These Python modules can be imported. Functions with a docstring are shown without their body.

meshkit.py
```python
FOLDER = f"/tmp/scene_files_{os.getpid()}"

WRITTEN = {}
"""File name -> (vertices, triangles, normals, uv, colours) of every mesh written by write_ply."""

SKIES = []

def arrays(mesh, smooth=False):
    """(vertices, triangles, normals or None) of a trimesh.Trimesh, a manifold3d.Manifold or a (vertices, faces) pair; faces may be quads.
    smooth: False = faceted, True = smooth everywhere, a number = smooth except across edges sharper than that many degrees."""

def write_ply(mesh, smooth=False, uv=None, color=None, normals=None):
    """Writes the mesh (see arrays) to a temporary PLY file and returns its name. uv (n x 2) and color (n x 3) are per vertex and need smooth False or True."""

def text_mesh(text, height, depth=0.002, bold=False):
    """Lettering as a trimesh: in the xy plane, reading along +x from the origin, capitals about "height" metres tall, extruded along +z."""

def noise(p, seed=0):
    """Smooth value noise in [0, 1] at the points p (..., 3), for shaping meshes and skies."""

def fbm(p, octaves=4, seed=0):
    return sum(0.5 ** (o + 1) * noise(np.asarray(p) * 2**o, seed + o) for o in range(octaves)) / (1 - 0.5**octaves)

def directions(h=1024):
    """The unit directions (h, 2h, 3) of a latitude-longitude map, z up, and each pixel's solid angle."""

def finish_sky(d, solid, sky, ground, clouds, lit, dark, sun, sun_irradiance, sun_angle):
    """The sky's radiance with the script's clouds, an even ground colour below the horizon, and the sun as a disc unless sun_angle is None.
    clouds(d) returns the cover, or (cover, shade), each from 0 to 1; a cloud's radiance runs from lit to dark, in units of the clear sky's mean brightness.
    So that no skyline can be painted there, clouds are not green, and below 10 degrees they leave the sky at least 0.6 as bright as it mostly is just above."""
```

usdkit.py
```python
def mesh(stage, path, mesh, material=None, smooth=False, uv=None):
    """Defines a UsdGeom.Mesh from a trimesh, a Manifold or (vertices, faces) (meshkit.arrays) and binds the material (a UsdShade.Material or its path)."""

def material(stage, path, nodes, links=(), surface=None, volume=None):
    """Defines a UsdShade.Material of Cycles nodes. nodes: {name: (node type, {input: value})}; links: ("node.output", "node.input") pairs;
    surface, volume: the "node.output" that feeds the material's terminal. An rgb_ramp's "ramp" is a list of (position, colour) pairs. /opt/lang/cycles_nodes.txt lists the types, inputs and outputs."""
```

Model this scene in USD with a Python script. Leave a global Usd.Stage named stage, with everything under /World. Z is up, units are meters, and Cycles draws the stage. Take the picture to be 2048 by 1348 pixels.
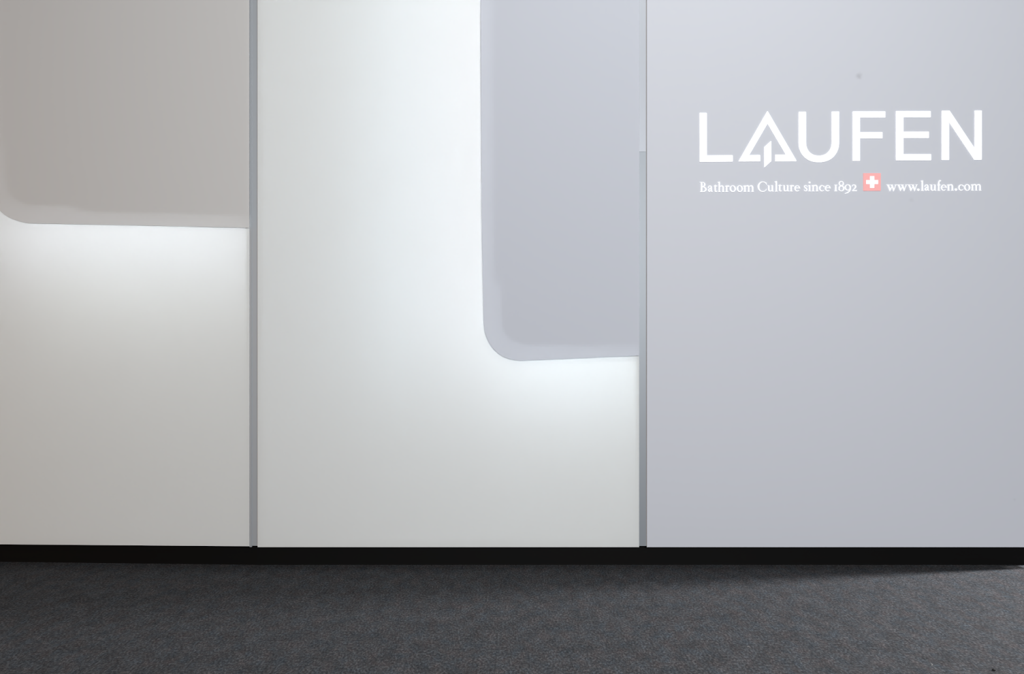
import math
import numpy as np
import trimesh
import usdkit
from shapely.geometry import Polygon, LineString, Point, box
from shapely.ops import unary_union
from shapely import affinity
from pxr import Usd, UsdGeom, UsdLux, UsdShade, Gf, Sdf

stage = Usd.Stage.CreateInMemory()
UsdGeom.SetStageUpAxis(stage, UsdGeom.Tokens.z)
UsdGeom.SetStageMetersPerUnit(stage, 1.0)
world = UsdGeom.Xform.Define(stage, '/World')
stage.SetDefaultPrim(world.GetPrim())
UsdGeom.Scope.Define(stage, '/World/Looks')

# ------------------------------------------------------------------ camera
W_PX, H_PX, F_PX = 2048.0, 1348.0, 1600.0
CAM_H, CAM_D = 1.215, 1600.0 / 380.0          # eye height; distance of the lens from the wall face (y = 0)
cam = UsdGeom.Camera.Define(stage, '/World/camera')
cam.CreateHorizontalApertureAttr(36.0)
cam.CreateVerticalApertureAttr(36.0 * H_PX / W_PX)
cam.CreateFocalLengthAttr(36.0 * F_PX / W_PX)
cam.CreateClippingRangeAttr(Gf.Vec2f(0.05, 200.0))
cam.AddTranslateOp().Set(Gf.Vec3d(0, -CAM_D, CAM_H))
cam.AddRotateXYZOp().Set(Gf.Vec3f(90, 0, 0))
cam.CreateExposureAttr(0.0)

# ------------------------------------------------------------------ light
def rect_light(name, loc, target, w, h, color, intensity):
    l = UsdLux.RectLight.Define(stage, '/World/' + name)
    l.CreateWidthAttr(w); l.CreateHeightAttr(h)
    l.CreateColorAttr(Gf.Vec3f(*color)); l.CreateIntensityAttr(intensity)
    p, t = np.array(loc, float), np.array(target, float)
    zax = (p - t) / np.linalg.norm(p - t)
    up = np.array([0, 0, 1.0]) if abs(zax[2]) < 0.99 else np.array([0, 1.0, 0])
    xax = np.cross(up, zax); xax /= np.linalg.norm(xax)
    yax = np.cross(zax, xax)
    m = Gf.Matrix4d(*xax, 0, *yax, 0, *zax, 0, *p, 1)
    UsdGeom.Xformable(l).AddTransformOp().Set(m)
    return l

# name: (strength, colour)
LIT = {
 'dome': (0.045, (0.97, 0.97, 1.0)),
 'flood_centre': (24.5, (0.985, 1.0, 0.96)),
 'fill_low': (45.5, (0.995, 1.0, 0.99)),
 'hall_right': (440.0, (1.0, 0.97, 0.94)),
 'fill_near': (930.0, (0.97, 0.98, 1.0)),
 'fill_front_right': (5.0, (0.95, 0.97, 1.0)),
 'warm_left': (1.6, (1.0, 0.55, 0.2)),
 'warm_fill_low': (6.5, (1.0, 0.55, 0.18)),
 'warm_fill_front': (3.2, (1.0, 0.5, 0.18)),
 'led_a': (9.683, (0.931, 0.923, 1.0)),
 'added_led_spread': (6.147, (0.655, 0.878, 1.0)),
 'led_foot': (21.444, (0.818, 0.935, 1.0)),
 'led_left': (18.6, (0.876, 0.935, 1.0)),
 'led_left_low': (3.361, (0.901, 1.0, 0.797)),
 'added_led_left_end': (5.0, (0.876, 0.935, 1.0)),
}
def lamp(key, name, loc, target, w, h):
    strength, color = LIT[key]
    rect_light(name, loc, target, w, h, color, strength)
dome = UsdLux.DomeLight.Define(stage, '/World/hall_ambience')
dome.CreateColorAttr(Gf.Vec3f(*LIT['dome'][1])); dome.CreateIntensityAttr(LIT['dome'][0])
# the stand's lighting truss: cool floods washing the wall from the front and above
lamp('flood_centre', 'flood_light', (0.95, -2.6, 4.9), (0.8, 0.0, 2.6), 1.2, 0.5)
# hall light beyond the right end of the wall: it rakes the carpet and leaves the wall's foot in shade
lamp('hall_right', 'hall_light', (8.2, 0.87, 3.4), (2.0, -1.0, 0.0), 0.45, 0.6)
lamp('fill_front_right', 'fill_light_front', (6.0, -4.0, 4.5), (1.0, -1.0, 0.5), 1.0, 1.0)  # added fill, lightens the carpet shadow along the wall
lamp('fill_near', 'fill_light_near', (4.9, 0.33, 2.6), (2.0, -1.0, 0.0), 0.25, 0.4)  # added closer light, steepens the carpet's falloff to the left
lamp('warm_fill_low', 'warm_fill_light_low', (-5.6, -2.6, 0.9), (-2.8, 0.0, 0.6), 0.8, 0.8)  # added warm fill for the wall's lower left
lamp('fill_low', 'fill_light_low', (1.0, -6.8, 2.4), (0.8, 0.0, 1.4), 2.0, 1.0)  # added frontal fill, evens out the wall and spares the floor
lamp('warm_fill_front', 'warm_fill_light_front', (-5.5, -5.0, 2.2), (-2.5, 0.0, 1.2), 1.0, 1.0)  # added warm fill, tints the wall's colour gradient on the left
# warm hall lights far out on the left
lamp('warm_left', 'warm_light', (-6.5, -2.2, 2.2), (-2.8, 0.0, 1.2), 1.0, 1.0)
# LED strips deep in the two light boxes, most behind the raised slabs' edges, shining at the opal sheets
BOX = 0.46                                    # depth of the boxes behind the wall face
def strip(key, name, a, b, y, width=0.06):
    """From a to b (x, z), facing the sheet."""
    c, (dx, dz) = ((a[0] + b[0]) / 2, y, (a[1] + b[1]) / 2), (abs(b[0] - a[0]), abs(b[1] - a[1]))
    lamp(key, name, c, (c[0], y - 1.0, c[2]), max(dx, width), max(dz, width))
strip('led_a', 'led_strip', (-0.19, 1.17), (-0.19, 3.6), BOX - 0.03)
strip('added_led_spread', 'added_led_strip_spread', (-0.60, 0.95), (-0.60, 3.6), BOX - 0.03)  # added second strip, spreads the glow further left
strip('led_left', 'led_strip_left', (-2.72, 1.80), (-1.42, 1.80), BOX - 0.03)
strip('led_left_low', 'led_strip_left_low', (-2.45, 1.45), (-1.6, 1.45), BOX - 0.03)
strip('added_led_left_end', 'added_led_strip_left_end', (-1.66, 1.80), (-1.42, 1.80), BOX - 0.03)  # added short strip, brightens the right end of the glow
strip('led_foot', 'led_strip_foot', (-0.06, 1.10), (0.63, 1.10), BOX - 0.03)

# ------------------------------------------------------------------ helpers
used = {}
def numbered(path):
    n = used.get(path, 0); used[path] = n + 1
    return path if n == 0 else f'{path}_{n:03d}'

def path_of(name, parent=None):
    base = str(parent.GetPath()) if parent is not None else '/World'
    return numbered(base + '/' + name)

def tag(prim, label=None, cat=None, group=None, kind=None):
    for k, v in (('label', label), ('category', cat), ('group', group), ('kind', kind)):
        if v: prim.SetCustomDataByKey(k, v)
    return prim

def thing(name, label, cat, loc=(0, 0, 0), group=None):
    x = UsdGeom.Xform.Define(stage, path_of(name))
    x.AddTranslateOp().Set(Gf.Vec3d(*loc))
    return tag(x.GetPrim(), label, cat, group)

def obj(name, mesh, mat, parent=None, smooth=False, offset=(0, 0, 0)):
    v, f = (np.array(mesh.vertices), np.array(mesh.faces)) if hasattr(mesh, 'vertices') else mesh
    v = np.asarray(v, float) - np.asarray(offset, float)
    return usdkit.mesh(stage, path_of(name, parent), trimesh.Trimesh(v, f, process=False), mat, smooth=smooth).GetPrim()

def material(name, nodes, links, surface):
    return usdkit.material(stage, '/World/Looks/' + name, nodes, links, surface=surface)

def bx(x0, x1, y0, y1, z0, z1):
    m = trimesh.creation.box(extents=(x1 - x0, y1 - y0, z1 - z0))
    m.apply_translation(((x0 + x1) / 2, (y0 + y1) / 2, (z0 + z1) / 2))
    return m

def bevel_box(x0, x1, y0, y1, z0, z1, r):
    import manifold3d
    pts = [(x + sx * d[0], y + sy * d[1], z + sz * d[2])
           for x, sx in ((x0, 1), (x1, -1)) for y, sy in ((y0, 1), (y1, -1)) for z, sz in ((z0, 1), (z1, -1))
           for d in ((0, r, r), (r, 0, r), (r, r, 0))]
    m = manifold3d.Manifold.hull_points(np.array(pts, float)).to_mesh()
    return trimesh.Trimesh(np.array(m.vert_properties[:, :3]), np.array(m.tri_verts), process=False)

# wall planes: y = k * (x_hinge - x) for the left panel, which stands turned back a little; y = 0 elsewhere
X_HINGE, K_LEFT = (506 - 1024) / 380.0, 0.042

def at(px, py, depth=0.0, left=False):
    """The point of the wall seen at a pixel of the photograph; depth = metres behind (+) or before (-) the wall face."""
    dx, dz = (px - 1024.0) / F_PX, (674.0 - py) / F_PX
    if left:                                   # y = K (Xh - x) + depth, x = dx (y + D)
        y = (K_LEFT * (X_HINGE - dx * CAM_D) + depth) / (1 + K_LEFT * dx)
    else:
        y = depth
    t = y + CAM_D
    return np.array([dx * t, y, CAM_H + dz * t])

def ring_normals(p):
    """Unit mitre directions (outward) of a counter-clockwise outline."""
    a, b, c = np.roll(p, 1, 0), p, np.roll(p, -1, 0)
    def nrm(e):
        n = np.stack([e[:, 1], -e[:, 0]], 1)
        return n / np.maximum(np.linalg.norm(n, axis=1, keepdims=True), 1e-12)
    n1, n2 = nrm(b - a), nrm(c - b)
    m = n1 + n2
    return m / np.maximum((m * m).sum(1, keepdims=True) / 2, 1e-6)

def shell(outline, r, depth, back=False, bend=None, steps=4):
    """A sheet with the given outline (x, z), face at y = 0, rolled edge of radius r and returns reaching back to depth; open behind unless back."""
    p = np.array(Polygon(outline).exterior.coords)[:-1]
    if not Polygon(p).exterior.is_ccw: p = p[::-1]
    n, m = len(p), ring_normals(p)
    rings = []
    for k in range(steps + 1):
        a = math.pi / 2 * k / steps
        q = p - m * (r * (1 - math.sin(a)))
        rings.append(np.column_stack([q[:, 0], np.full(n, r * (1 - math.cos(a))), q[:, 1]]))
    rings.append(np.column_stack([p[:, 0], np.full(n, depth), p[:, 1]]))
    v = np.vstack(rings); f = []
    for k in range(len(rings) - 1):
        for i in range(n):
            j = (i + 1) % n
            a, b, c, d = k * n + i, k * n + j, (k + 1) * n + j, (k + 1) * n + i
            f += [(a, d, c), (a, c, b)]
    tv, tf = trimesh.creation.triangulate_polygon(Polygon(rings[0][:, [0, 2]]), engine='earcut')
    tf = np.asarray(tf)
    tv3 = np.column_stack([tv[:, 0], np.zeros(len(tv)), tv[:, 1]])
    e1, e2 = tv3[tf[:, 1]] - tv3[tf[:, 0]], tv3[tf[:, 2]] - tv3[tf[:, 0]]
    flip = np.cross(e1, e2)[:, 1] > 0
    tf[flip] = tf[flip][:, ::-1]
    o = len(v); v = np.vstack([v, tv3]); f += [tuple(t + o) for t in tf]
    if back:
        tv4 = np.column_stack([p[:, 0], np.full(n, depth), p[:, 1]])
        bv, bf = trimesh.creation.triangulate_polygon(Polygon(p), engine='earcut')
        bv3 = np.column_stack([bv[:, 0], np.full(len(bv), depth), bv[:, 1]])
        bf = np.asarray(bf)
        fl = np.cross(bv3[bf[:, 1]] - bv3[bf[:, 0]], bv3[bf[:, 2]] - bv3[bf[:, 0]])[:, 1] < 0
        bf[fl] = bf[fl][:, ::-1]
        o = len(v); v = np.vstack([v, bv3]); f += [tuple(t + o) for t in bf]
    t = trimesh.Trimesh(v, np.array(f), process=False)
    t.merge_vertices()
    return t

def rim(outline, y0, y1):
    """The side wall of an outline between two depths."""
    p = np.array(Polygon(outline).exterior.coords)[:-1]; n = len(p)
    if not Polygon(p).exterior.is_ccw: p = p[::-1]
    v = np.vstack([np.column_stack([p[:, 0], np.full(n, y), p[:, 1]]) for y in (y0, y1)])
    f = []
    for i in range(n):
        j = (i + 1) % n
        f += [(i, i + n, j + n), (i, j + n, j)]
    return trimesh.Trimesh(v, np.array(f), process=False)

def place(mesh, y=0.0, left=False):
    """Moves a mesh built about the plane y = 0 to its wall plane (the left panel is turned about its hinge; x is measured along the wall)."""
    v = np.array(mesh.vertices)
    if left:
        c = 1 / math.hypot(1, K_LEFT); s = K_LEFT * c
        u, d = v[:, 0] - X_HINGE, v[:, 1] + y
        v = np.column_stack([X_HINGE + u * c + d * s, -u * s + d * c, v[:, 2]])
    else:
        v = v + [0, y, 0]
    return trimesh.Trimesh(v, mesh.faces, process=False)

def uz(px, py, depth=0.0, left=False):
    """Outline coordinates (along the wall, up) of a pixel on the wall plane."""
    p = at(px, py, depth, left)
    if left:
        c = 1 / math.hypot(1, K_LEFT); s = K_LEFT * c
        return (X_HINGE + (p[0] - X_HINGE) * c - p[1] * s, p[2])
    return (p[0], p[2])

def bezier(p0, p1, p2, p3, n=24):
    t = np.linspace(0, 1, n)[:, None]
    return ((1 - t) ** 3 * np.array(p0) + 3 * t * (1 - t) ** 2 * np.array(p1) + 3 * t ** 2 * (1 - t) * np.array(p2) + t ** 3 * np.array(p3)).tolist()

# ------------------------------------------------------------------ materials
def plain(name, color, rough=0.5, metallic=0.0, spec=0.5, **more):
    return material(name, {'p': ('principled_bsdf', {'base_color': color, 'roughness': rough, 'metallic': metallic, 'specular_ior_level': spec, **more})}, [], 'p.BSDF')

def opal(name, color, through):
    """A matte opal sheet: reflects diffusely and lets light from behind through."""
    return material(name, {
        'd': ('diffuse_bsdf', {'color': color, 'roughness': 0.0}),
        't': ('translucent_bsdf', {'color': (0.97, 0.985, 1.0)}),
        'm': ('mix_closure', {'fac': through})},
        [('d.BSDF', 'm.closure1'), ('t.BSDF', 'm.closure2')], 'm.closure')

M_SHEET = opal('opal_sheet', (0.885, 0.900, 0.902), 0.28)
M_SLAB = opal('opal_acrylic', (0.642, 0.670, 0.752), 0.12)
M_EDGE_LIT = opal('opal_edge_lit', (0.92, 0.93, 0.94), 0.55)  # slab's acrylic made whiter, lifts its shaded edge line
M_SLAB_WARM_LIT = opal('opal_acrylic_warm_lit', (0.700, 0.697, 0.703), 0.12)  # same acrylic with the warm light from the left in its colour
M_BACK = plain('backing_board', (0.35, 0.35, 0.36), 0.7, spec=0.2)
M_FRAME = plain('frame_white', (0.70, 0.70, 0.70), 0.6, spec=0.2)
M_DARKBOX = plain('box_lining', (0.75, 0.75, 0.75), 0.9, spec=0.1)
M_ALU = plain('aluminium', (0.46, 0.485, 0.52), 0.5, metallic=0.4)
M_ALU_SHADED = plain('aluminium_shaded', (0.295, 0.32, 0.355), 0.5, metallic=0.4)  # same aluminium, shade of the lower strip put into its colour
M_ALU_LIT = plain('aluminium_lit', (0.385, 0.405, 0.45), 0.5, metallic=0.4)  # same aluminium, brighter light on the upper strip put into its colour
M_SEAM = plain('seam_gasket', (0.34, 0.32, 0.31), 0.7)
M_PLINTH = plain('black_plinth', (0.0035, 0.0034, 0.0034), 0.6, spec=0.12)

def spots(name, color, marks):
    """Matte laminate with a few smudges at given points of the sheet."""
    nodes = {'g': ('geometry', {}), 'p': ('principled_bsdf', {'roughness': 0.6, 'specular_ior_level': 0.15}),
             'n': ('noise_texture', {'scale': 60.0, 'detail': 3.0})}
    links = [('g.position', 'n.vector')]
    prev = None
    for i, (pos, rad, amount) in enumerate(marks):
        nodes[f'd{i}'] = ('vector_math', {'math_type': 'distance', 'vector2': tuple(pos)})
        links.append(('g.position', f'd{i}.vector1'))
        nodes[f'w{i}'] = ('math', {'math_type': 'multiply_add', 'value2': rad * 0.7, 'value3': -rad * 0.35})
        links.append(('n.fac', f'w{i}.value1'))
        nodes[f's{i}'] = ('math', {'math_type': 'add'})
        links += [(f'd{i}.value', f's{i}.value1'), (f'w{i}.value', f's{i}.value2')]
        nodes[f'r{i}'] = ('map_range', {'range_type': 'smoothstep', 'from_min': 0.0, 'from_max': rad, 'to_min': amount, 'to_max': 0.0, 'clamp': True})
        links.append((f's{i}.value', f'r{i}.value'))
        nodes[f'c{i}'] = ('mix_color', {'a': color, 'b': (0.22, 0.22, 0.24)})
        links.append((f'r{i}.result', f'c{i}.fac'))
        if prev: links.append((prev + '.result', f'c{i}.a'))
        prev = f'c{i}'
    links.append((prev + '.result', 'p.base_color'))
    return material(name, nodes, links, 'p.BSDF')

M_LAMINATE = spots('white_laminate', (0.625, 0.645, 0.712), [
    (at(1718, 152), 0.026, 0.28), (at(1823, 400), 0.020, 0.09), (at(2029, 999), 0.012, 0.10), (at(1560, 345), 0.010, 0.03)])

M_CARPET = material('needle_felt_carpet', {
    'g': ('geometry', {}),
    'map': ('mapping', {'scale': (1.0, 0.55, 1.0)}),
    'n1': ('noise_texture', {'scale': 120.0, 'detail': 4.0, 'roughness': 0.75}),
    'n2': ('noise_texture', {'scale': 16.0, 'detail': 4.0, 'roughness': 0.65}),
    'n3': ('noise_texture', {'scale': 20.0, 'detail': 4.0, 'roughness': 0.7}),
    'r1': ('rgb_ramp', {'ramp': [(0.30, (0.0125, 0.0128, 0.0138)), (0.5, (0.041, 0.042, 0.0445)), (0.72, (0.108, 0.110, 0.114))]}),
    'r2': ('rgb_ramp', {'ramp': [(0.30, (0.78, 0.78, 0.78)), (0.70, (1.32, 1.32, 1.32))]}),
    'r3': ('rgb_ramp', {'ramp': [(0.34, (0.88, 1.0, 1.12)), (0.5, (1.0, 1.0, 1.03)), (0.66, (1.13, 0.99, 0.98))]}),
    'x': ('mix_color', {'blend_type': 'multiply', 'fac': 1.0}),
    'y': ('mix_color', {'blend_type': 'multiply', 'fac': 1.0}),
    'b': ('bump', {'strength': 0.6, 'distance': 0.004}),
    'p': ('principled_bsdf', {'roughness': 0.95, 'specular_ior_level': 0.1})},
    [('g.position', 'map.vector'), ('map.vector', 'n1.vector'), ('map.vector', 'n2.vector'), ('map.vector', 'n3.vector'),
     ('n1.fac', 'r1.fac'), ('n2.fac', 'r2.fac'), ('n3.fac', 'r3.fac'),
     ('r1.color', 'x.a'), ('r2.color', 'x.b'), ('x.result', 'y.a'), ('r3.color', 'y.b'), ('y.result', 'p.base_color'),
     ('n1.fac', 'b.height'), ('b.normal', 'p.normal')], 'p.BSDF')

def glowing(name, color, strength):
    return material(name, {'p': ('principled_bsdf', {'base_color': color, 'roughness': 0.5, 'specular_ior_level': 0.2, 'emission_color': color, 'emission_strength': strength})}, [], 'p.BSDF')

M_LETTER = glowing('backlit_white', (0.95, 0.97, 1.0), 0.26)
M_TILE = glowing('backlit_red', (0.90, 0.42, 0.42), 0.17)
M_LINT = plain('lint', (0.26, 0.26, 0.26), 0.9)
M_CRUMB = plain('crumb', (0.006, 0.006, 0.006), 0.9)

# ------------------------------------------------------------------ setting: floor and plinth
WALL_TOP = 3.70
Z_FOOT = at(1300, 1094.6)[2]
X0 = -3.40                                     # left end of the left panel (outside the frame), along the wall
X1, X2, X3, X4, X5 = [(p - 1024) / 380.0 for p in (498.5, 514.8, 1278.5, 1293.6, 2084.0)]
floor_y0, floor_y1 = -9.0, 9.0
tag(obj('floor', bx(-12, 14, floor_y0, floor_y1, -0.05, 0.0), M_CARPET), 'dark grey speckled needle felt carpet covering the whole floor', 'floor', kind='structure')

plinth = [place(bx(X0 + 0.03, X_HINGE, 0.055, BOX, 0.0, Z_FOOT + 0.02), 0, True), bx(X_HINGE, X5 - 0.004, 0.055, BOX, 0.0, Z_FOOT + 0.02)]
tag(obj('baseboard_back', trimesh.util.concatenate(plinth), M_PLINTH), 'black recessed plinth running under all the wall panels', 'baseboard', kind='structure')

# ------------------------------------------------------------------ wall panels
def frame_meshes(x0, x1, z0, z1, t=0.02, y0=0.018, y1=BOX):
    return [('side_frame', bx(x0, x0 + t, y0, y1, z0, z1)), ('side_frame', bx(x1 - t, x1, y0, y1, z0, z1)),
            ('foot_frame', bx(x0 + t, x1 - t, y0, y1, z0, z0 + t)), ('head_frame', bx(x0 + t, x1 - t, y0, y1, z1 - t, z1)),
            ('back_board', bx(x0 + t, x1 - t, y1 - 0.012, y1, z0 + t, z1 - t))]

def wall_panel(x0, x1, foot, label, mat, left=False, lit=True):
    cx = (x0 + x1) / 2
    t = thing('wall_panel', label, 'wall panel')
    rect = [(x0, foot[0]), (x1, foot[1]), (x1, WALL_TOP), (x0, WALL_TOP)]
    obj('front_sheet', place(shell(rect, 0.0018, 0.018), 0, left), mat, t, smooth=40)
    for name, m in frame_meshes(x0 + 0.003, x1 - 0.003, max(foot) + 0.004, WALL_TOP - 0.003):
        obj(name, place(m, 0, left), M_DARKBOX if lit else M_FRAME, t)
    return t

zl = uz(0, 1089, 0, True), uz(498, 1092.8, 0, True)
slope = (zl[1][1] - zl[0][1]) / (zl[1][0] - zl[0][0])
wall_panel(X0, X1, (zl[0][1] + (X0 - zl[0][0]) * slope, zl[1][1]), 'white wall panel furthest left, glowing along the underside of its grey raised slab', M_SHEET, True)
wall_panel(X2, X3, (Z_FOOT, Z_FOOT), 'middle white wall panel with a tall bright glow left of its grey slab', M_SHEET)
wall_panel(X4, X5, (Z_FOOT, Z_FOOT), 'plain pale grey wall panel carrying the lit lettering', M_LAMINATE, lit=False)

# aluminium profiles in the joints
def joint(xa, xb, label, left_lip):
    t = thing('joint_profile', label, 'joint profile', (xa, 0, Z_FOOT + 0.006))
    off = (xa, 0, Z_FOOT + 0.006)
    w = xb - xa
    ztop = WALL_TOP
    zbreak = at(1285, 303)[2]
    if left_lip:
        obj('channel', bevel_box(xa + 0.0001, xb - 0.003, 0.005, 0.020, Z_FOOT + 0.006, ztop, 0.001), M_ALU, t, offset=off)
        obj('lip', bevel_box(xa + 0.0004, xa + 0.013, 0.0015, 0.012, Z_FOOT, ztop, 0.0012), M_ALU, t, offset=off)
    else:
        obj('channel', bevel_box(xa + 0.0001, xb - 0.0037, 0.002, 0.020, Z_FOOT + 0.006, zbreak, 0.0003), M_ALU_SHADED, t, offset=off)
        obj('channel', bevel_box(xa + 0.0002, xb - 0.0042, 0.0012, 0.020, zbreak, ztop, 0.0003), M_ALU_LIT, t, offset=off)
    obj('gasket', bx(xb - 0.006, xb, 0.0055, 0.022, Z_FOOT + 0.006, ztop), M_SEAM, t, offset=off)

joint(X1, X2, 'grey aluminium joint strip between the left and middle wall panels', True)
joint(X3, X4, 'pale aluminium joint strip between the middle panel and the lettered panel', False)

# ------------------------------------------------------------------ raised slabs on the two light boxes
STAND, SLAB_T = 0.020, 0.006                    # how far the slab's face stands off the sheet; depth of its returns
def px_outline(pts, depth, left): return [uz(x, y, depth, left) for x, y in pts]

def slab(label, outline_px, plates_px, left):
    t = thing('raised_slab', label, 'raised slab')
    top = WALL_TOP - 0.06
    o = px_outline(outline_px, -STAND, left)
    o = [(x, min(z, top)) for x, z in o]
    obj('face', place(shell(o, 0.0006, 0.0012), -STAND, left), M_SLAB_WARM_LIT if left else M_SLAB, t)
    obj('edge', place(rim(o, 0.0012, SLAB_T), -STAND, left), M_EDGE_LIT, t)
    for pts in plates_px:
        q = [(x, min(z, top - 0.05)) for x, z in px_outline(pts, -STAND + 0.008, left)]
        obj('backing_plate', place(shell(q, 0.001, 0.007, back=True), -STAND + 0.008, left), M_BACK, t)
    # spacers that carry the slab
    xs = [p[0] for p in o]; zs = [p[1] for p in o]
    for fx in (0.3, 0.8):
        for fz in (0.12, 0.85):
            cx, cz = min(xs) + fx * (max(xs) - min(xs)), min(zs) + fz * (max(zs) - min(zs))
            obj('spacer', place(bx(cx - 0.02, cx + 0.02, -STAND + 0.0148, -0.0002, cz - 0.02, cz + 0.02), 0, left), M_BACK, t)
    return t

TOPY = -300
out2 = [(961.0, TOPY), (961.5, 0), (962.3, 200), (964.0, 480), (966.8, 610)] + bezier((967.6, 645), (969.5, 692), (1000, 722), (1045, 721.5)) + [(1160, 716.6), (1278.6, 711.2), (1278.6, TOPY)]
plates2 = [[(985.5, TOPY), (986, 300), (987.5, 561), (1002, 565)] + bezier((1002.5, 640), (1003, 672), (1022, 690), (1056, 690.5)) + [(1137, 690), (1139, 694), (1278, 690.5), (1278, TOPY)]]
slab('tall grey rounded slab raised on the middle panel beside the bright glow', out2, plates2, False)
out1 = [(-24, TOPY), (-23, 0), (-22.3, 250)] + bezier((-22, 370), (-20, 422), (25, 446), (66, 446.8))+ [(250, 450.2), (498.3, 455.6), (498.3, TOPY)]
plates1 = [[(5, TOPY), (6, 282), (13.5, 286)] + bezier((15, 365), (17, 395), (36, 412), (68, 412.5)) + [(153, 413.5), (155, 424.5), (498, 432.5), (498, TOPY)]]
slab('wide grey rounded slab, warm light tinted into it, raised on the left panel, above its glow', out1, plates1, True)

# ------------------------------------------------------------------ lit lettering
def solid(poly, depth=0.0025, y=-0.0030):
    """Polygon in (x, z) metres -> thin flat solid standing on the wall face."""
    parts = []
    for g in getattr(poly, 'geoms', [poly]):
        m = trimesh.creation.extrude_polygon(g, depth, engine='earcut')
        v = np.array(m.vertices)
        parts.append(trimesh.Trimesh(np.column_stack([v[:, 0], y + depth - v[:, 2], v[:, 1]]), m.faces[:, ::-1] if False else m.faces, process=False))
    out = trimesh.util.concatenate(parts)
    out.fix_normals()
    return out

def wallpoly(poly):
    """Photo pixels -> wall metres (on the plane of the lettering's face)."""
    s = (CAM_D - 0.0030) / F_PX
    return affinity.affine_transform(poly, [s, 0, 0, -s, -1024 * s, CAM_H + 674 * s])

SIGN_AT = (uz(1398.8, 381)[0], 0.0, uz(1398.8, 381)[1])
sign = thing('illuminated_lettering', 'white lit lettering with a small red cross tile on the right panel', 'sign', SIGN_AT)
P = Polygon
def rounded(poly, r=1.4): return poly.buffer(-r).buffer(2 * r).buffer(-r) if r else poly
def soft(poly, r=1.3): return poly.buffer(-r, join_style='mitre').buffer(r)

L = P([(1398.8, 225.6), (1413.6, 225.6), (1413.9, 310.7), (1465.6, 310.4), (1465.6, 323.4), (1399.2, 324)])
A_out = P([(1535, 221.2), (1476.5, 323.2), (1594, 322.6)])
A_in = P([(1535, 247.8), (1498.8, 310), (1571.2, 309.2)])
A = A_out.difference(A_in).difference(box(1520.6, 300, 1550, 340))
A_slash = P([(1528, 294.4), (1542.5, 281.2), (1542.7, 322.5), (1528.3, 335.6)])
def ubody(x0, x1, yt0, yt1, yb, yc):
    """Bowl of the U: straight sides down to yc, then a superellipse."""
    cx, a = (x0 + x1) / 2, (x1 - x0) / 2
    t = np.linspace(0, math.pi, 60); e = 2 / 2.2
    c, s = np.cos(t), np.sin(t)
    xs = cx - a * np.sign(c) * np.abs(c) ** e; ys = yc + (yb - yc) * np.abs(s) ** e
    return P([(x0, yt0)] + list(zip(xs, ys)) + [(x1, yt1)])
U = ubody(1596.9, 1678.4, 223.6, 222.8, 324.7, 284).difference(ubody(1612.3, 1663.1, 200, 200, 311.1, 284))
F = unary_union([box(1705, 222.8, 1720.2, 322), box(1705, 222.6, 1771.1, 235.3), box(1705, 264.1, 1765.2, 276.9)])
E = unary_union([box(1791.7, 221.9, 1807.2, 321), box(1791.7, 221.9, 1861.6, 234.7), box(1791.7, 263.1, 1858.1, 276.3), box(1791.7, 308, 1862.5, 320.8)])
N = unary_union([box(1883.3, 221.2, 1898.4, 320.3), box(1949, 220.8, 1963.7, 319.8),
                 P([(1884, 221.3), (1899.6, 221.3), (1950, 297), (1960, 319.8), (1948.2, 319.8), (1898, 244.7), (1884, 224)])])
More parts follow.
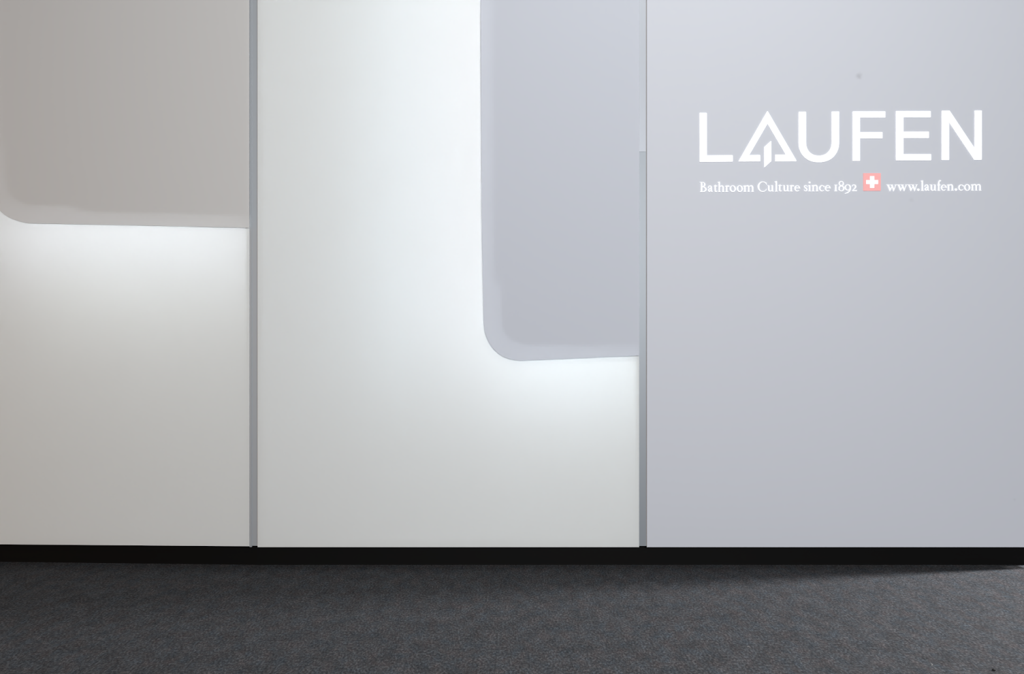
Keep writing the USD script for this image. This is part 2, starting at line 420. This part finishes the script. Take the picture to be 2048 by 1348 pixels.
for g in (L, A, A_slash, U, F, E, N):
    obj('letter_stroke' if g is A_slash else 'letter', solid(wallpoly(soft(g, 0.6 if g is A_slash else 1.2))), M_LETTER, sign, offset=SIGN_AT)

# small serif letters, drawn as pen strokes: units = photo pixels, baseline y = 0, y up
def pen(pts, w0, w1=None, n=None):
    """A stroke along the points with the pen width going from w0 to w1 (or through a list of widths)."""
    pts = np.array(pts, float); ws = np.array(w0, float) if np.ndim(w0) else np.linspace(w0, w0 if w1 is None else w1, len(pts))
    parts = [LineString([pts[i], pts[i + 1]]).buffer(0.01) for i in range(0)]
    for i in range(len(pts) - 1):
        parts.append(unary_union([Point(pts[i]).buffer(ws[i] / 2, 6), Point(pts[i + 1]).buffer(ws[i + 1] / 2, 6)]).convex_hull)
    return unary_union(parts)
def curve(*p, n=10): return bezier(*p, n=n)
def arc(cx, cy, rx, ry, a0, a1, n=16):
    t = np.radians(np.linspace(a0, a1, n)); return [(cx + rx * math.cos(q), cy + ry * math.sin(q)) for q in t]
def ell(cx, cy, rx, ry, rot=0): return affinity.rotate(affinity.scale(Point(cx, cy).buffer(1, 16), rx, ry), rot)
def foot(x0, x1, h=1.3): return box(x0, 0, x1, h)
def stem(x, w, y0, y1): return box(x - w / 2, y0, x + w / 2, y1)
SW = 3.3                                       # stem width
XH = 13.2                                      # x-height
def flag(x, y, w=SW): return P([(x - w / 2 - 2.0, y - 1.9), (x - w / 2 - 1.9, y - 1.2), (x + w / 2, y), (x + w / 2, y - 4), (x - w / 2, y - 3.4)])
def arch(x0, x1, top=XH):
    """Shoulder from the stem at x0 over to the stem at x1."""
    return unary_union([pen(curve((x0, top - 3.2), (x0 + 2.2, top - 0.6), (x1, top + 0.5), (x1, top - 4.6)), [1.3, 1.6, 1.9, 2.3, 2.6, 2.8, 3.0, 3.1, 3.2, 3.2]), stem(x1, 3.2, 0, top - 4.4)])

def g_B():
    up = ell(6.6, 15.1, 5.9, 5.0).intersection(box(5, 0, 20, 30)).union(box(3, 10.1, 7, 20.1))
    lo = ell(7.2, 5.6, 7.6, 5.6).intersection(box(5, -1, 20, 30)).union(box(3, 0, 8, 11.2))
    up_in = ell(6.0, 15.3, 3.4, 3.5).intersection(box(5.6, 0, 20, 30))
    lo_in = ell(6.6, 5.5, 4.5, 4.0).intersection(box(5.6, -1, 20, 30))
    return unary_union([up.union(lo).difference(unary_union([up_in, lo_in])), stem(4.3, 3.3, 0, 20.1), box(0.4, 18.9, 4, 20.1), box(1.0, 0, 4, 1.2)])
def g_a():
    return unary_union([pen([(1.1, 9.0), (1.7, 11.0), (3.8, 12.5), (5.8, 12.1), (6.9, 10.4), (7.1, 8.5)], [2.6, 2.0, 1.7, 2.1, 2.8, 3.0]),
                        stem(7.1, 3.0, 2.0, 9.2), pen([(7.0, 2.4), (8.3, 1.1), (9.7, 1.5)], [2.8, 2.0, 1.2]),
                        pen([(6.4, 7.9), (3.6, 6.6), (1.8, 4.8), (1.7, 2.7), (3.1, 1.4), (5.0, 1.9), (6.5, 3.3)], [1.6, 1.8, 2.6, 3.0, 2.6, 1.9, 1.5])])
def g_t(w=7.6):
    return unary_union([stem(3.3, 3.2, 2.6, 13), P([(0, 11.2), (0.2, 12.2), (4.9, 15.2), (4.9, 11.2)]), box(1.5, 11.1, w, 12.8),
                        pen([(3.3, 3.2), (3.6, 1.6), (5.2, 0.9), (6.4, 1.2), (w, 2.3)], [3.2, 2.9, 1.9, 1.7, 1.0])])
def g_h():
    return unary_union([stem(2.9, SW, 0, 20), flag(2.9, 20.9), arch(3.6, 10.6), foot(0.4, 5.9), foot(8.2, 13.4)])
def g_n():
    return unary_union([stem(2.9, SW, 0, 12), flag(2.9, 13.4), arch(3.6, 10.6), foot(0.3, 6.0), foot(8.0, 13.5)])
def g_m():
    return unary_union([stem(2.9, SW, 0, 12), flag(2.9, 13.4), arch(3.6, 10.4), arch(11.2, 18.2), foot(0.3, 5.8), foot(8.0, 12.9), foot(15.7, 21.1)])
def g_r():
    return unary_union([stem(2.9, SW, 0, 12), flag(2.9, 13.4), pen([(3.4, 9.6), (5.0, 11.6), (6.6, 12.0), (7.3, 11.4)], [1.4, 2.0, 2.9, 3.0]), foot(0.2, 6.6)])
def g_o(w=12.7):
    return ell(w / 2, 6.5, w / 2, 6.9).difference(ell(w / 2, 6.6, w / 2 - 3.3, 5.1, 10))
def g_C():
    return pen(arc(10.2, 10.2, 8.6, 9.7, 40, 318, 28), [1.5, 2.0, 2.1] + [1.9] * 3 + list(np.linspace(1.9, 3.8, 8)) + list(np.linspace(3.8, 1.9, 8)) + [1.8] * 3 + [1.7, 1.5, 1.3]).union(P([(16.0, 18.6), (18.0, 18.9), (18.2, 13.8), (17.0, 13.8)])).union(P([(16.6, 6.2), (18.0, 6.2), (17.3, 2.6), (15.6, 2.0)]))
def g_u():
    return unary_union([stem(3.3, SW, 3.2, 12.8), box(0, 11.8, 3.6, 13.0), pen([(3.3, 3.6), (3.9, 1.8), (5.8, 1.0), (8.0, 1.7), (9.8, 3.2)], [3.2, 2.8, 2.0, 1.6, 1.3]),
                        stem(10.4, SW, 0.8, 13.0), box(7.4, 11.8, 10.6, 13.0), P([(10.4, 0), (13.6, 0.4), (13.6, 1.3), (10.4, 2.2)])])
def g_l():
    return unary_union([stem(3.0, SW, 0, 20.6), flag(3.0, 21.6), foot(0.2, 6.2)])
def g_e():
    ring = pen(arc(5.9, 6.4, 4.6, 5.4, 5, 318, 26), list(np.linspace(2.6, 1.8, 7)) + list(np.linspace(1.8, 3.0, 7)) + list(np.linspace(3.0, 2.2, 8)) + [2.0, 1.7, 1.4, 1.1])
    return ring.union(pen([(2.4, 7.2), (9.9, 7.3)], 1.6))
def g_s():
    return pen([(7.5, 9.4), (6.9, 11.4), (4.6, 12.3), (2.5, 11.4), (2.1, 9.4), (3.6, 7.6), (6.0, 6.0), (7.3, 4.0), (6.5, 1.7), (4.2, 0.8), (1.9, 1.7), (1.2, 3.8)], [1.2, 1.5, 1.6, 2.1, 2.6, 3.0, 3.1, 2.7, 2.1, 1.6, 1.5, 1.2])
def g_i():
    return unary_union([stem(3.2, SW, 0, 12), flag(3.2, 13.4), Point(3.2, 18.0).buffer(2.2), foot(0.3, 6.4)])
def g_c():
    return pen(arc(6.3, 6.4, 4.7, 5.4, 38, 318, 22), [2.9, 2.4, 1.8, 1.8] + list(np.linspace(1.8, 3.2, 6)) + list(np.linspace(3.2, 2.2, 8)) + [2.0, 1.7, 1.4, 1.1])
def g_1():
    return unary_union([stem(3.5, SW, 0, 13.2), box(0.3, 0, 6.8, 1.3), box(0.3, 12.0, 6.8, 13.3)])
def g_8():
    return unary_union([ell(6.1, 15.7, 5.4, 5.2).difference(ell(6.1, 15.8, 2.8, 3.3)), ell(6.3, 5.9, 6.2, 6.0).difference(ell(6.2, 5.6, 3.2, 3.9))])
def g_9():
    return unary_union([ell(7.2, 7.7, 6.6, 6.4).difference(ell(7.0, 7.8, 3.3, 4.7, 8)), pen([(12.2, 8.0), (12.0, 4.6), (10.4, 0.6), (7.0, -2.6), (1.4, -4.6)], [3.0, 3.1, 2.8, 2.2, 1.5])])
def g_2():
    return unary_union([pen([(1.2, 10.4), (2.4, 12.3), (5.2, 12.9), (7.6, 11.6), (7.9, 9.0), (6.4, 6.0), (3.6, 3.2), (1.5, 1.4)], [2.0, 1.9, 1.8, 2.8, 3.2, 2.6, 1.8, 1.5]), P([(0.9, 0), (9.8, 0), (11.1, 2.9), (10.0, 3.2), (9.2, 2.3), (2.4, 2.3)])])
def g_w():
    return unary_union([P([(1.7, 12.6), (5.6, 12.6), (9.4, 3.6), (8.0, -0.6), (7.0, -0.6)]), P([(9.0, 12.6), (12.8, 12.6), (16.6, 3.6), (15.4, -0.6), (14.4, -0.6)]),
                        P([(8.0, -0.6), (7.4, 1.0), (11.3, 10.6), (12.2, 8.4)]), P([(15.4, -0.6), (14.8, 1.0), (18.4, 12.4), (20.4, 12.4)]),
                        box(0, 11.9, 7.0, 13.1), box(7.4, 11.9, 14.3, 13.1), box(16.6, 11.9, 21.6, 13.1)])
def g_dot(): return Point(3, 2.4).buffer(2.75)
def g_f():
    return unary_union([stem(2.9, SW, 0, 15), pen([(2.9, 15), (3.2, 18.4), (4.6, 20.6), (6.4, 20.3)], [3.3, 2.7, 2.2, 2.6]), box(0, 10.9, 6.6, 12.6), foot(0.2, 6.2)])

WRITING = [('B', 1398.8), ('a', 1415.6), ('t', 1427.1), ('h', 1435.7), ('r', 1450.4), ('o', 1459.3), ('o', 1473.3), ('m', 1487.0),
           ('C', 1515.4), ('u', 1534.4), ('l', 1549.7), ('t', 1556.3), ('u', 1565.2), ('r', 1579.5), ('e', 1588.8),
           ('s', 1606.9), ('i', 1616.2), ('n', 1623.5), ('c', 1638.1), ('e', 1649.7), ('1', 1668.2), ('8', 1676.6), ('9', 1688.6), ('2', 1703.4),
           ('w', 1772.4), ('w', 1793.4), ('w', 1814.3), ('dot', 1833.8), ('l', 1841.8), ('a', 1848.9), ('u', 1859.6), ('f', 1874.8), ('e', 1881.9),
           ('n', 1894.3), ('dot', 1909.0), ('c', 1916.4), ('o', 1928.2), ('m', 1942.1)]
G = {k[2:]: v for k, v in globals().items() if k.startswith('g_')}
for ch, x in WRITING:
    g = G[ch]()
    base = 384.2 - (x - 1400) * 0.0050
    g = affinity.affine_transform(g, [1, 0, 0, -1, x, base]).buffer(-0.18).simplify(0.05)
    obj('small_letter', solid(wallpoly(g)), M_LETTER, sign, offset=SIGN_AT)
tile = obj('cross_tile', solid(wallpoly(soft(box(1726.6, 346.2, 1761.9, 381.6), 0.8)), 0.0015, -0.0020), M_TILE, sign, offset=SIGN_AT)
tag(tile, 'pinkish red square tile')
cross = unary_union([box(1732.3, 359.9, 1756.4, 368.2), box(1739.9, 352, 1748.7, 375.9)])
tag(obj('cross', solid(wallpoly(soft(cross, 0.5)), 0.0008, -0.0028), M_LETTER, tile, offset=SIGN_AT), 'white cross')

# ------------------------------------------------------------------ bits on the carpet
def on_floor(px, py):
    t = F_PX * CAM_H / (py - 674.0)
    return np.array([(px - 1024.0) / F_PX * t, t - CAM_D, 0.0])
def fibre(px, py, size, rot, mat, label):
    o = on_floor(px, py)
    pts = [(o[0] + size * math.cos(rot + a) * (0.6 + 0.4 * math.cos(a)), o[1] + size * math.sin(rot + a), 0.0022 + 0.0012 * math.sin(a)) for a in np.linspace(-1.0, 1.2, 9)]
    rings = []
    for p in pts:
        for q in range(5):
            a = q * 2 * math.pi / 5
            rings.append((p[0] + 0.0016 * math.cos(a), p[1], p[2] + 0.0016 * math.sin(a)))
    v = np.array(rings); f = []
    for i in range(len(pts) - 1):
        for q in range(5):
            a, b = i * 5 + q, i * 5 + (q + 1) % 5
            f += [(a, b, b + 5), (a, b + 5, a + 5)]
    for q in range(1, 4): f += [(0, q + 1, q), (len(v) - 5, len(v) - 5 + q, len(v) - 4 + q)]
    m = trimesh.Trimesh(v, f, process=False); m.fix_normals()
    tag(obj('lint_fibre', m, mat), label, 'lint')
fibre(1497.5, 1295.5, 0.006, 1.2, M_LINT, 'small white curl of lint on the carpet below the lettered panel')
fibre(1861, 1330, 0.006, -0.6, M_LINT, 'pale bent lint fibre near the right end of the front carpet')
c = trimesh.creation.icosphere(2, 0.005); c.vertices *= [1.2, 1.3, 0.6]
c.vertices += np.random.default_rng(3).normal(0, 0.0004, c.vertices.shape)
c.apply_translation(on_floor(1988, 1341) + [0, 0, 0.0028])
tag(obj('crumb', c, M_CRUMB), 'tiny black crumb lying on the carpet at the lower right', 'crumb')
